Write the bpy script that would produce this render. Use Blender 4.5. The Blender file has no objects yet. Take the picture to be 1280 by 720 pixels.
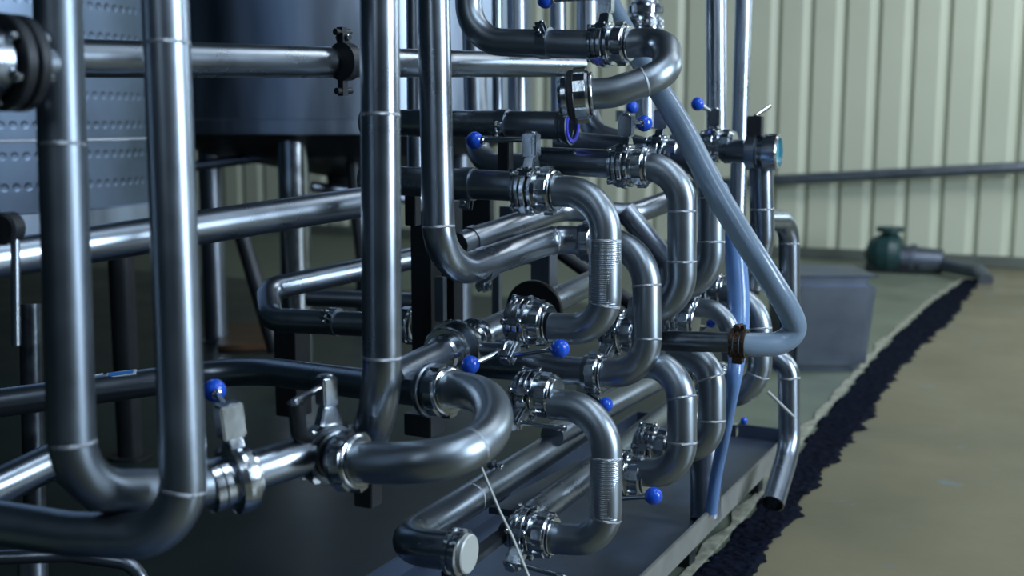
import bpy, bmesh, math, random
from mathutils import Vector as V, Matrix, noise
random.seed(7)
sc = bpy.context.scene
COL = sc.collection
PI = math.pi

# ---------------------------------------------------------------- camera
F = 1450.0; CAMZ = 0.95; PITCH = math.atan(210 / F)
cp, sp = math.cos(PITCH), math.sin(PITCH)
def P(px, py, d):
    """world point seen at a photograph position and a given distance ahead of the camera"""
    xc = (px - 640) / F * d; yc = -(py - 360) / F * d
    return V((xc, d * cp + yc * sp, CAMZ - d * sp + yc * cp))
def G(px, py, z=0.0):
    """point of the horizontal plane z under a photograph position"""
    a = P(px, py, 1.0) - V((0, 0, CAMZ))
    return V((0, 0, CAMZ)) + a * ((z - CAMZ) / a.z)
cd = bpy.data.cameras.new('camera'); cam = bpy.data.objects.new('camera', cd); COL.objects.link(cam)
cam.location = (0, 0, CAMZ); cam.rotation_euler = (PI / 2 - PITCH, 0, 0)
cd.sensor_width = 36; cd.lens = 36 * F / 1280
cd.dof.use_dof = True; cd.dof.focus_distance = 1.95; cd.dof.aperture_fstop = 3.3
sc.camera = cam
ANG = math.radians(25.7)
U_ = V((math.sin(ANG), math.cos(ANG), 0)); X_ = V((math.cos(ANG), -math.sin(ANG), 0)); Z_ = V((0, 0, 1))

# ---------------------------------------------------------------- materials
def mat(name, col, metal=0, rough=0.5, bump=0, bscale=60, var=0, vscale=6, rvar=0, extra=None, stretch=(1, 1, 1)):
    m = bpy.data.materials.new(name); m.use_nodes = True
    nt = m.node_tree; b = nt.nodes['Principled BSDF']
    b.inputs['Base Color'].default_value = (*col, 1); b.inputs['Metallic'].default_value = metal
    b.inputs['Roughness'].default_value = rough
    tc = nt.nodes.new('ShaderNodeTexCoord')
    mp = nt.nodes.new('ShaderNodeMapping'); mp.inputs['Scale'].default_value = stretch
    nt.links.new(tc.outputs['Object'], mp.inputs['Vector'])
    if var or rvar:
        n = nt.nodes.new('ShaderNodeTexNoise'); n.inputs['Scale'].default_value = vscale; n.inputs['Detail'].default_value = 6
        nt.links.new(mp.outputs[0], n.inputs['Vector'])
        if var:
            r = nt.nodes.new('ShaderNodeValToRGB')
            r.color_ramp.elements[0].position = .3; r.color_ramp.elements[1].position = .7
            r.color_ramp.elements[0].color = (*[c * (1 - var) for c in col], 1)
            r.color_ramp.elements[1].color = (*[min(1, c * (1 + var)) for c in col], 1)
            nt.links.new(n.outputs['Fac'], r.inputs[0]); nt.links.new(r.outputs[0], b.inputs['Base Color'])
        if rvar:
            q = nt.nodes.new('ShaderNodeMapRange'); q.inputs['From Min'].default_value = .3; q.inputs['From Max'].default_value = .7
            q.inputs['To Min'].default_value = max(.03, rough - rvar); q.inputs['To Max'].default_value = rough + rvar
            nt.links.new(n.outputs['Fac'], q.inputs[0]); nt.links.new(q.outputs[0], b.inputs['Roughness'])
    if bump:
        n2 = nt.nodes.new('ShaderNodeTexNoise'); n2.inputs['Scale'].default_value = bscale; n2.inputs['Detail'].default_value = 4
        nt.links.new(mp.outputs[0], n2.inputs['Vector'])
        bp = nt.nodes.new('ShaderNodeBump'); bp.inputs['Strength'].default_value = bump; bp.inputs['Distance'].default_value = .004
        nt.links.new(n2.outputs['Fac'], bp.inputs['Height']); nt.links.new(bp.outputs[0], b.inputs['Normal'])
    if extra: extra(nt, b)
    return m
M = {}
M['steel'] = mat('brushed steel', (.29, .335, .39), 1, .29, 0, 200, .08, 14, .03)
M['steel_far'] = mat('dull steel', (.27, .31, .37), 1, .34, 0, 200, .08, 10, .03)
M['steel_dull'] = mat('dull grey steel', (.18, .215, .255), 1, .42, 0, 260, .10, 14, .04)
M['steel_soft'] = mat('soft brushed steel', (.29, .34, .40), 1, .36, .015, 260, .08, 14, .04)
M['satin'] = mat('bead blasted steel', (.27, .315, .36), 1, .37, .02, 420, .06, 18, .03)
M['bright'] = mat('polished steel', (.50, .55, .60), 1, .19, .05, 120, .06, 30, .05)
M['weld'] = mat('welded steel', (.42, .46, .52), 1, .30, .5, 900)
M['dark_metal'] = mat('dark painted metal', (.022, .027, .033), .4, .42, .1, 80, .2, 12)
M['dark_steel'] = mat('dark smeared steel', (.10, .12, .14), 1, .35, .2, 60, .3, 20, .08)
M['dark_disc'] = mat('black flange plastic', (.012, .013, .015), .0, .28)
M['post'] = mat('grey stainless sheet', (.20, .235, .30), 1, .42, .1, 60, .15, 8)
M['blue'] = mat('blue plastic', (.008, .075, .55), 0, .22)
M['gasket'] = mat('blue gasket', (.03, .04, .5), 0, .4)
M['cyan'] = mat('teal plastic cap', (.05, .28, .36), 0, .35)
M['rubber'] = mat('black rubber', (.003, .005, .012), 0, .7, .4, 120, .4, 40, 0, lambda nt, b: setattr(b.inputs['Specular IOR Level'], 'default_value', .04))
M['pale_edge'] = mat('crumbly pale mortar', (.24, .25, .20), 0, .7, .6, 60, .4, 30)
M['rust'] = mat('rusty clamp', (.05, .03, .018), .5, .5, .8, 150, .6, 60)
M['tray'] = mat('blue grey tray sheet', (.10, .135, .20), .8, .42, .15, 30, .3, 5, .1)
M['kerb'] = mat('pale tray rim', (.20, .21, .20), .3, .5, .1, 60, .2, 12)
M['green'] = mat('green pump paint', (.015, .05, .052), .1, .4, .1, 50, .2, 20)
M['cap'] = mat('pale end disc', (.42, .45, .44), .2, .45)
M['label_w'] = mat('white label', (.5, .55, .6), 0, .5)
M['label_b'] = mat('blue label', (.02, .16, .5), 0, .5)
def ridge_x(nt, b):
    tc = nt.nodes.new('ShaderNodeTexCoord'); w_ = nt.nodes.new('ShaderNodeTexWave'); w_.bands_direction = 'Z'
    w_.inputs['Scale'].default_value = 105; w_.inputs['Distortion'].default_value = 1.2; w_.inputs['Detail Scale'].default_value = 3
    nt.links.new(tc.outputs['Object'], w_.inputs['Vector'])
    bp = nt.nodes.new('ShaderNodeBump'); bp.inputs['Strength'].default_value = .45; bp.inputs['Distance'].default_value = .0010
    nt.links.new(w_.outputs['Fac'], bp.inputs['Height']); nt.links.new(bp.outputs[0], b.inputs['Normal'])
M['ridged'] = mat('finely ridged steel', (.29, .335, .385), 1, .33, 0, 1, .1, 25, .04, ridge_x)
def hose_x(nt, b):
    b.inputs['Transmission Weight'].default_value = .35; b.inputs['IOR'].default_value = 1.35
    b.inputs['Coat Weight'].default_value = .4; b.inputs['Coat Roughness'].default_value = .15
M['hose'] = mat('clear braided hose', (.22, .31, .42), 0, .30, .1, 300, .12, 10, 0, hose_x)
M['hose_red'] = mat('hose', (.27, .33, .45), 0, .30, .1, 300, .12, 10, 0, hose_x)
M['hose_blue'] = mat('pale blue hose', (.17, .33, .66), 0, .25, .1, 300, .15, 8, 0, hose_x)

def tank_x(nt, b):
    """rows of shallow round dimples on the cooling jacket"""
    tc = nt.nodes.new('ShaderNodeTexCoord'); sx = nt.nodes.new('ShaderNodeSeparateXYZ')
    nt.links.new(tc.outputs['Object'], sx.inputs[0])
    def mth(op, a, c=None):
        n = nt.nodes.new('ShaderNodeMath'); n.operation = op
        for i, s in enumerate((a, c)):
            if s is None: continue
            if isinstance(s, (int, float)): n.inputs[i].default_value = s
            else: nt.links.new(s, n.inputs[i])
        return n.outputs[0]
    th = mth('MULTIPLY', mth('ARCTAN2', sx.outputs['Y'], sx.outputs['X']), .75 / .028)
    zz = mth('MULTIPLY', sx.outputs['Z'], 1 / .075)
    fu = mth('SUBTRACT', mth('FRACT', th), .5)
    fz = mth('MULTIPLY', mth('SUBTRACT', mth('FRACT', zz), .5), 2.6)
    rr = mth('SQRT', mth('ADD', mth('MULTIPLY', fu, fu), mth('MULTIPLY', fz, fz)))
    st = nt.nodes.new('ShaderNodeMapRange'); st.interpolation_type = 'SMOOTHSTEP'
    st.inputs['From Min'].default_value = .12; st.inputs['From Max'].default_value = .42
    nt.links.new(rr, st.inputs[0])
    bp = nt.nodes.new('ShaderNodeBump'); bp.inputs['Strength'].default_value = .22; bp.inputs['Distance'].default_value = .006
    nt.links.new(st.outputs[0], bp.inputs['Height']); nt.links.new(bp.outputs[0], b.inputs['Normal'])
M['dimple'] = mat('dimpled tank jacket', (.115, .155, .215), 1, .46, 0, 1, .2, 5, .08, tank_x)
M['tank'] = mat('tank steel', (.29, .35, .44), 1, .42, .06, 4, .25, 2.2, .08, None, (4, 4, .6))

def floor_x(nt, b):
    """worn painted concrete: broad blotches, small stains and pale scuffs"""
    tc = nt.nodes.new('ShaderNodeTexCoord')
    def nz(s, d=6):
        n = nt.nodes.new('ShaderNodeTexNoise'); n.inputs['Scale'].default_value = s; n.inputs['Detail'].default_value = d
        nt.links.new(tc.outputs['Object'], n.inputs['Vector']); return n
    r = nt.nodes.new('ShaderNodeValToRGB'); e = r.color_ramp.elements
    e[0].position = .35; e[0].color = (.118, .110, .068, 1); e[1].position = .68; e[1].color = (.170, .150, .092, 1)
    nt.links.new(nz(1.6).outputs['Fac'], r.inputs[0])
    r2 = nt.nodes.new('ShaderNodeValToRGB'); r2.color_ramp.elements[0].position = .66; r2.color_ramp.elements[1].position = .72
    nt.links.new(nz(9, 3).outputs['Fac'], r2.inputs[0])
    mx = nt.nodes.new('ShaderNodeMixRGB'); mx.inputs['Color2'].default_value = (.13, .15, .15, 1)
    nt.links.new(r2.outputs[0], mx.inputs['Fac']); nt.links.new(r.outputs[0], mx.inputs['Color1'])
    nt.links.new(mx.outputs[0], b.inputs['Base Color'])
M['floor'] = mat('worn tan floor paint', (.17, .17, .12), 0, .42, .12, 40, 0, 3, .08, floor_x)
M['floor_green'] = mat('greenish wet concrete', (.125, .152, .115), 0, .5, .1, 30, .18, 3, .08)
M['floor_shaded'] = mat('dark floor with painted shade', (.006, .014, .015), 0, .40, .15, 12, .4, 3, .06)  # near-black colour carries the shade of tanks and pipes
M['wall'] = mat('cream corrugated cladding', (.55, .59, .47), 0, .45, 0, 1, .05, 1.5)
M['wallbase'] = mat('grey wall foot', (.10, .12, .105), 0, .6, .1, 30, .2, 4)
M['brown'] = mat('brown floor stain', (.075, .038, .018), 0, .5, .1, 30, .4, 9)

# ---------------------------------------------------------------- mesh helpers
class MB:
    def __init__(s): s.v = []; s.f = []; s.sm = []
    def add(s, vs, fs, smooth=True):
        o = len(s.v); s.v += [V(p) for p in vs]; s.f += [tuple(i + o for i in f) for f in fs]; s.sm += [smooth] * len(fs); return s
    def build(s, name, m, parent=None, origin=None, bevel=0):
        if origin is None:
            origin = parent['_o'] if parent is not None and '_o' in parent else None
            if origin is None:
                c = sum(s.v, V()) / len(s.v); origin = V((c.x, c.y, min(p.z for p in s.v)))
            else: origin = V(origin)
        me = bpy.data.meshes.new(name); me.from_pydata([p - origin for p in s.v], [], s.f); me.update()
        me.polygons.foreach_set('use_smooth', s.sm)
        bm = bmesh.new(); bm.from_mesh(me); bmesh.ops.recalc_face_normals(bm, faces=bm.faces)
        if bevel:
            es = [e for e in bm.edges if len(e.link_faces) == 2 and e.calc_face_angle(0) > .7]
            bmesh.ops.bevel(bm, geom=es, offset=bevel, segments=2, affect='EDGES', clamp_overlap=True)
        bm.to_mesh(me); bm.free()
        me.materials.append(M[m] if isinstance(m, str) else m)
        o = bpy.data.objects.new(name, me); COL.objects.link(o)
        if parent is None: o.location = origin; o['_o'] = tuple(origin)
        else: o.parent = parent; 
        return o
def empty(name, origin, label, cat, group=None):
    o = bpy.data.objects.new(name, None); COL.objects.link(o); o.location = origin; o['_o'] = tuple(origin)
    o.empty_display_size = .02
    return tag(o, label, cat, group)
def tag(o, label, cat, group=None, kind=None):
    if label: o['label'] = label
    if cat: o['category'] = cat
    if group: o['group'] = group
    if kind: o['kind'] = kind
    return o
def frame(ax):
    ax = ax.normalized(); t = Z_ if abs(ax.z) < .9 else V((1, 0, 0))
    a = ax.cross(t).normalized(); return ax, a, a.cross(ax).normalized()
def fillet(pts, R):
    pts = [V(p) for p in pts]; out = [pts[0]]
    for i in range(1, len(pts) - 1):
        a, b, c = pts[i - 1:i + 2]; d1 = (a - b); d2 = (c - b); l1, l2 = d1.length, d2.length; d1 /= l1; d2 /= l2
        ang = d1.angle(d2)
        if ang > PI - .02: out.append(b); continue
        r_ = R[i - 1] if isinstance(R, (list, tuple)) else R
        t = min(r_ / math.tan(ang / 2), l1 * (.95 if i == 1 else .499), l2 * (.95 if i == len(pts) - 2 else .499)); rr = t * math.tan(ang / 2)
        bis = (d1 + d2).normalized(); cen = b + bis * (rr / math.sin(ang / 2))
        s0 = b + d1 * t - cen; s1 = b + d2 * t - cen; tot = s0.angle(s1); ax = s0.cross(s1).normalized()
        n = max(3, int(tot / .13))
        for k in range(n + 1): out.append(cen + Matrix.Rotation(tot * k / n, 3, ax) @ s0)
    out.append(pts[-1]); return out
def sweep(mb, path, r, seg=28, hollow=(False, False), wall=.0018, rfun=None):
    n = len(path); T = []
    for i in range(n):
        a = path[max(0, i - 1)]; b = path[min(n - 1, i + 1)]; T.append((b - a).normalized())
    ax, s, t = frame(T[0]); vs = []
    for i in range(n):
        if i:
            q = T[i - 1].rotation_difference(T[i]); s = q @ s; t = q @ t
        ri = rfun(i / (n - 1)) if rfun else r
        for k in range(seg):
            a = 2 * PI * k / seg; vs.append(path[i] + (s * math.cos(a) + t * math.sin(a)) * ri)
    fs = [(i * seg + k, i * seg + (k + 1) % seg, (i + 1) * seg + (k + 1) % seg, (i + 1) * seg + k) for i in range(n - 1) for k in range(seg)]
    mb.add(vs, fs)
    for e, (i, tn) in enumerate(((0, T[0]), (n - 1, -T[-1]))):
        ring = vs[i * seg:(i + 1) * seg]; c = path[i]
        if hollow[e]:
            inn = [c + (p - c) * (1 - wall * 1.6 / r) for p in ring]; deep = [p + tn * .08 for p in inn]
            vv = ring + inn + deep
            ff = [(k, (k + 1) % seg, seg + (k + 1) % seg, seg + k) for k in range(seg)]
            mb.add(vv, ff, False)
            mb.add(inn + deep, [(k, (k + 1) % seg, seg + (k + 1) % seg, seg + k) for k in range(seg)] + [tuple(range(seg, 2 * seg))])
        else: mb.add(ring, [tuple(range(seg))], False)
    return mb
def lathe(mb, c, ax, prof, seg=32, smooth=True):
    """prof: list of (distance along the axis, radius)"""
    ax, s, t = frame(ax); vs = []
    for h, r in prof:
        for k in range(seg):
            a = 2 * PI * k / seg; vs.append(c + ax * h + (s * math.cos(a) + t * math.sin(a)) * max(r, 1e-5))
    m = len(prof)
    for i in range(m - 1):     # separate bands keep edges crisp
        b = vs[i * seg:(i + 2) * seg]
        mb.add(b, [(k, (k + 1) % seg, seg + (k + 1) % seg, seg + k) for k in range(seg)], smooth)
    mb.add(vs[:seg], [tuple(range(seg))], False); mb.add(vs[-seg:], [tuple(range(seg))], False)
    return mb
def disc(mb, c, ax, r, th, ch=.0012, seg=32):
    """a round plate of thickness th centred on c with chamfered rims"""
    return lathe(mb, c, ax, [(-th / 2, r - ch), (-th / 2 + ch, r), (th / 2 - ch, r), (th / 2, r - ch)], seg)
def rod(mb, a, b, r, seg=14): return sweep(mb, [a, b], r, seg)
def box(mb, c, ex, ey, ez, hx, hy, hz):
    vs = [c + ex * (i * hx) + ey * (j * hy) + ez * (k * hz) for i in (-1, 1) for j in (-1, 1) for k in (-1, 1)]
    return mb.add(vs, [(0, 1, 3, 2), (4, 6, 7, 5), (0, 4, 5, 1), (2, 3, 7, 6), (0, 2, 6, 4), (1, 5, 7, 3)], False)
def ball(mb, c, r, seg=24, ax=Z_):
    return lathe(mb, c, ax, [(-r * math.cos(PI * i / 14), r * math.sin(PI * i / 14)) for i in range(15)], seg)
R = .0255

# ---------------------------------------------------------------- pipe work
def catmull(c, n=12):
    path = []
    for i in range(len(c) - 1):
        p0 = c[max(0, i - 1)]; p1 = c[i]; p2 = c[i + 1]; p3 = c[min(len(c) - 1, i + 2)]
        for k in range(n):
            t = k / n; path.append(.5 * ((2 * p1) + (p2 - p0) * t + (2 * p0 - 5 * p1 + 4 * p2 - p3) * t * t + (3 * p1 - p0 - 3 * p2 + p3) * t ** 3))
    path.append(c[-1]); return path
def pipe(pts, label, r=R, bend=.062, m='steel', welds=(), hollow=(False, False), group=None, name='steel_pipe', cat='pipe', sleeve=False, spline=False):
    best_q = []
    """a bent steel tube; welds are (fraction along the centre line) or world points where a weld seam shows"""
    path = [P(*p) if isinstance(p, tuple) else p for p in pts]; path = catmull(path) if spline else fillet(path, bend)
    mb = MB(); sweep(mb, path, r, 32, hollow); o = mb.build(name, m); tag(o, label, cat, group)
    for w in welds:           # photograph position of the seam: the nearest point of the path
        best = None
        for i in range(len(path) - 1):
            a, b = path[i], path[i + 1]; n = max(1, int((b - a).length / .003))
            for k in range(n + 1):
                q = a.lerp(b, k / n); u = q - V((0, 0, CAMZ)); d = u.y * cp - u.z * sp
                x = 640 + F * u.x / d; y = 360 - F * (u.y * sp + u.z * cp) / d
                e = (x - w[0]) ** 2 + (y - w[1]) ** 2
                if best is None or e < best[0]: best = (e, q, (b - a).normalized())
        wb = MB(); lathe(wb, best[1], best[2], [(-.0022, r * .995), (-.0012, r + .0007), (.0012, r + .0007), (.0022, r * .995)], 32)
        wb.build('weld_seam', 'weld', o); best_q.append(best[1])
    if sleeve:
        sv = MB(); lathe(sv, best_q[0], best_q[1] - best_q[0], [(0, r), (.001, r + .0006), ((best_q[1] - best_q[0]).length - .001, r + .0006), ((best_q[1] - best_q[0]).length, r)], 40); sv.build('ridged_sleeve', 'ridged', o)
    return o
def nut_geo(c, ax, r, L=None):
    """slotted round union nut with its lip, the lip lying on the +axis side"""
    L = L or r * .85; mb = MB(); a, s, t = frame(ax)
    lathe(mb, c, a, [(-L / 2, r * 1.30), (-L / 2 + .001, r * 1.38), (L * .25, r * 1.38), (L * .42, r * 1.30), (L / 2, r * 1.15)], 40)
    for k in range(6):        # spanner lugs
        q = 2 * PI * (k + .3) / 6; e = s * math.cos(q) + t * math.sin(q)
        box(mb, c + e * r * 1.42 - a * L * .1, a, a.cross(e), e, L * .38, r * .30, r * .10)
    return mb
def union(c, ax, label, r=R, group='slotted union nuts'):
    c = P(*c) if isinstance(c, tuple) else c
    o = empty('union_coupling', c, label, 'pipe coupling', group)
    a = ax.normalized()
    nut_geo(c, a, r).build('union_nut', 'bright', o)
    lip = MB(); disc(lip, c + a * r * .52, a, r * 1.24, r * .14); lip.build('liner_ring', 'bright', o)
    fer = MB(); lathe(fer, c - a * r * .62, a, [(-r * .3, r * 1.02), (-r * .2, r * 1.22), (r * .25, r * 1.30), (r * .3, r * 1.28)]); fer.build('threaded_ferrule', 'steel', o)
    return o
def valve(c, ax, stem, label, lever=None, ball_at=None, knob=True, r=R, nuts=(1,), stemlen=3.0, rodlen=.11, group='butterfly valves', dark=False, single=False, hs=1.0):
    c = P(*c) if isinstance(c, tuple) else c
    a = ax.normalized(); s = (stem - a * stem.dot(a)).normalized(); q = a.cross(s)
    o = empty('butterfly_valve', c, label, 'valve', group)
    mm = 'dark_steel' if dark else 'bright'
    b = MB()
    if single: lathe(b, c, a, [(-r * .50, r * 1.40), (-r * .42, r * 1.66), (-r * .1, r * 1.72), (r * .1, r * 1.72), (r * .42, r * 1.66), (r * .50, r * 1.40)], 40); lathe(b, c - a * r * 1.3, a, [(-r * .3, r * 1.05), (-r * .2, r * 1.25), (r * .2, r * 1.25), (r * .3, r * 1.05)])
    else:
     disc(b, c - a * r * .42, a, r * 1.55, r * .30); disc(b, c - a * r * .78, a, r * 1.40, r * .22); disc(b, c, a, r * 1.62, r * .34); disc(b, c + a * r * .42, a, r * 1.50, r * .28)
    lathe(b, c, a, [(-r * 1.05, r * 1.05), (-r * 1.0, r * 1.22), (r * .8, r * 1.22), (r * .85, r * 1.1)])
    b.build('valve_body', mm, o)
    for k in range(0 if single else 4):                 # bolts through the two flange halves
        w = PI / 4 + PI / 2 * k; e = s * math.cos(w) + q * math.sin(w); bb = MB(); p = c + e * r * 1.50 - a * r * .2
        rod(bb, p - a * r * .72, p + a * r * .72, r * .15, 8); disc(bb, p - a * r * .60, a, r * .27, r * .22, .0006, 6); disc(bb, p + a * r * .60, a, r * .27, r * .22, .0006, 6)
        box(bb, c + e * r * 1.45, a, e, e.cross(a), r * .30, r * .22, r * .26)
        bb.build('flange_bolt', 'bright', o)
    for sg in nuts:
        nc = c + a * sg * r * 1.28
        nut_geo(nc, a * sg, r).build('union_nut', 'bright', o)
        l = MB(); disc(l, nc + a * sg * r * .52, a, r * 1.24, r * .14); l.build('liner_ring', 'bright', o)
    n = MB(); hb = r * (1.5); ht = r * stemlen
    # neck: flared web between body and handle
    w0, w1 = r * .62, r * .34
    vs = [c + s * hb * .95 + a * i * w0 * .6 + q * j * w0 for i in (-1, 1) for j in (-1, 1)] + [c + s * (ht - r * .9) + a * i * w1 + q * j * w1 for i in (-1, 1) for j in (-1, 1)]
    n.add(vs, [(0, 1, 3, 2), (4, 6, 7, 5), (0, 4, 5, 1), (2, 3, 7, 6), (0, 2, 6, 4), (1, 5, 7, 3)], False)
    rod(n, c + s * r, c + s * ht, r * .26)
    n.build('valve_neck', 'bright', o, bevel=.0015)
    h = MB(); box(h, c + s * (ht - r * .15), a, q, s, r * .50 * hs, r * .40 * hs, r * .72 * hs)
    disc(h, c + s * (ht + r * .62), s, r * .36, r * .14)
    h.build('handle_head', 'bright', o, bevel=.002)
    sl = MB(); box(sl, c + s * (ht - r * .15) + a * r * .1, a, q, s, r * .16, r * .43, r * .60); sl.build('index_plate', 'bright', o, bevel=.001)
    top = c + s * (ht + r * .18)
    if ball_at is not None: end = P(*ball_at) if isinstance(ball_at, tuple) else ball_at
    else: end = top + lever.normalized() * rodlen
    lv = MB(); rod(lv, top, end, .0042); dd = (end - top).normalized()
    if not knob: lathe(lv, end, dd, [(-.014, .003), (-.012, .0052), (-.008, .0048), (-.005, .0055), (0, .0052), (.002, .004)])
    lv.build('lever', 'bright', o)
    if knob:
        kb = MB(); ball(kb, end, .0150, 24, dd); kb.build('ball_knob', 'blue', o)
        cl = MB(); lathe(cl, end - dd * .015, dd, [(-.004, .005), (-.003, .0068), (.003, .0068)]); cl.build('knob_collar', 'bright', o)
    return o
def clamp(c, ax, side, label, r=R, m='steel', group='pipe clamps'):
    c = P(*c) if isinstance(c, tuple) else c
    a = ax.normalized(); s = (side - a * side.dot(a)).normalized(); q = a.cross(s)
    o = empty('pipe_clamp', c, label, 'pipe clamp', group)
    b = MB(); lathe(b, c, a, [(-.010, r + .0004), (-.010, r + .0032), (.010, r + .0032), (.010, r + .0004)]); b.build('clamp_band', m, o)
    l = MB()
    for g in (-1, 1): box(l, c + s * (r + .009) + q * g * .0055, a, q, s, .010, .0016, .010)
    l.build('clamp_lug', m, o, bevel=.0008)
    bt = MB(); rod(bt, c + s * (r + .011) - q * .014, c + s * (r + .011) + q * .014, .003, 10)
    for g in (-1, 1): disc(bt, c + s * (r + .011) + q * g * .0115, q, .0062, .005, .0006, 6)
    bt.build('clamp_bolt', 'bright', o)
    return o
def flange(c, ax, label, rr, m='bright', group='round flanges', r=R, bolts=0):
    c = P(*c) if isinstance(c, tuple) else c
    a = ax.normalized(); o = empty('pipe_flange', c, label, 'flange', group)
    b = MB(); disc(b, c, a, rr, .012, .002, 44); b.build('flange_plate', m, o)
    h = MB(); lathe(h, c, a, [(-r * .8, r * 1.04), (-r * .6, r * 1.2), (r * .6, r * 1.2), (r * .8, r * 1.04)], 36); h.build('flange_hub', 'bright', o)
    _, s, t = frame(a)
    for k in range(bolts):
        w = 2 * PI * k / bolts + .3; p = c + (s * math.cos(w) + t * math.sin(w)) * rr * .84
        bb = MB(); rod(bb, p - a * .012, p + a * .012, .0035, 8); disc(bb, p + a * .009, a, .0065, .005, .0006, 6); disc(bb, p - a * .009, a, .0065, .005, .0006, 6)
        bb.build('flange_bolt', 'bright', o)
    return o
def dirv(p, q): return (P(*q) - P(*p)).normalized()

# ================================================================= SETTING
def quad(name, pts, m, kind='structure', z=None, thick=.02):
    mb = MB(); n = len(pts); lo = [p - V((0, 0, thick)) for p in pts]
    mb.add(list(pts) + lo, [tuple(range(n)), tuple(range(2 * n - 1, n - 1, -1))] + [(i, (i + 1) % n, n + (i + 1) % n, n + i) for i in range(n)], False)
    o = mb.build(name, m); tag(o, None, None, None, kind); return o
W0 = G(1140, 328); 
def wallpt(s, off=0, z=0): return V((W0.x, W0.y, 0)) + X_ * s - U_ * off + V((0, 0, z))
# the floor: tan slab to the right of the groove, greenish slab under the manifold's edge, dark sheet with tank and pipe shade painted in
g = [G(1218, 348), G(905, 720)]; gd = (g[1] - g[0]).normalized()
far = wallpt((g[0] - W0).dot(X_), -.3); 
gA = g[0] - gd * 1.0; gB = g[1] + gd * 4
quad('floor', [gA, gB, gB + X_ * 9, gA + X_ * 9 ], 'floor')
t0, t1 = G(1000, 535), G(805, 722)
td = (t0 - t1).normalized(); dA = t1 + td * 8.5; dB = t1 - td * 4
quad('floor_green', [gA, gA - X_ * 12, gB - X_ * 12, gB], 'floor_green')
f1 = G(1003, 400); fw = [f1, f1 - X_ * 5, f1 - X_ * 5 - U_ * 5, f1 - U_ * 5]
quad('floor_shade', [p + V((0, 0, .006)) for p in fw], 'floor_shaded', thick=.012)
# corrugated wall: flat faces parted by narrow V grooves
mb = MB(); prof = []; per = .222; s = -9.0
while s < 5: prof += [(s, 0), (s + .050, -.034), (s + .082, 0)]; s += per
HZ = 3.4
vs = [wallpt(a, b, z) for a, b in prof for z in (.05, HZ)]; n = len(prof)
mb.add(vs, [(2 * i, 2 * i + 2, 2 * i + 3, 2 * i + 1) for i in range(n - 1)], False)
vb = [wallpt(a, -.10, z) for a in (-9, 5) for z in (.05, HZ)]
mb.add(vb, [(0, 1, 3, 2)], False)
tag(mb.build('wall_back', 'wall'), None, None, None, 'structure')
mb = MB(); box(mb, wallpt(-2, .015, .035), X_, U_, Z_, 7.0, .045, .035); tag(mb.build('baseboard_back', 'wallbase', bevel=.005), None, None, None, 'structure')

# rough black groove filler running from the pump to the front
mb = MB(); Lp = [(1206, 350), (1165, 378), (1110, 428), (1060, 487), (1020, 532), (985, 582), (930, 652), (895, 690), (866, 722), (820, 780)]
Rp = [(1226, 350), (1192, 398), (1155, 432), (1118, 470), (1102, 500), (1070, 545), (1022, 603), (988, 655), (962, 690), (938, 722), (890, 780)]
def along(pl, t):
    q = [G(*p) for p in pl]; ln = [0]
    for i in range(1, len(q)): ln.append(ln[-1] + (q[i] - q[i - 1]).length)
    x = t * ln[-1]
    for i in range(1, len(q)):
        if x <= ln[i] + 1e-9: return q[i - 1].lerp(q[i], (x - ln[i - 1]) / (ln[i] - ln[i - 1]))
    return q[-1]
NL, NW = 900, 10; vs = []
for i in range(NL + 1):
    a = along(Lp, i / NL); b = along(Rp, i / NL)
    for k in range(NW + 1):
        f = k / NW; p = a.lerp(b, f)
        if k in (0, NW): p += X_ * noise.noise(p * 9) * .034 + X_ * noise.noise(p * 40) * .016
        hgt = .006 + .004 * noise.noise(p * 70) + .003 * noise.noise(p * 160)
        vs.append(V((p.x, p.y, max(.0015, hgt) if k not in (0, NW) else .001)))
mb.add(vs, [(i * (NW + 1) + k, i * (NW + 1) + k + 1, (i + 1) * (NW + 1) + k + 1, (i + 1) * (NW + 1) + k) for i in range(NL) for k in range(NW)], False)
o = mb.build('rubble_strip', 'rubber'); tag(o, 'rough black strip of broken filler running along the floor', 'floor joint', None, 'stuff')
mb = MB(); vs = []
for i in range(161):
    a = along(Lp, i / 160); wd = .030 + .022 * noise.noise(a * 9)
    for off, z in ((-.004, .0004), (-.004, .004), (-wd, .005), (-wd - .004, .0004)): vs.append(V((a.x, a.y, z)) + X_ * off)
mb.add(vs, [(i * 4 + k, i * 4 + k + 1, i * 4 + k + 5, i * 4 + k + 4) for i in range(160) for k in range(3)], False)
tag(mb.build('trim_floor', 'pale_edge'), None, None, None, 'structure')
# rusty brown stain board on the dark floor under the tanks
mb = MB(); pts = [G(282, 404, .03), G(338, 403, .03), G(345, 430, .03), G(272, 432, .03)]
mb.add(pts + [p - V((0, 0, .022)) for p in pts], [(0, 1, 2, 3), (7, 6, 5, 4), (0, 1, 5, 4), (1, 2, 6, 5), (2, 3, 7, 6), (3, 0, 4, 7)], False)
tag(mb.build('board', 'brown'), 'flat rusty brown board lying on the dark floor under the tank', 'board')

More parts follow.
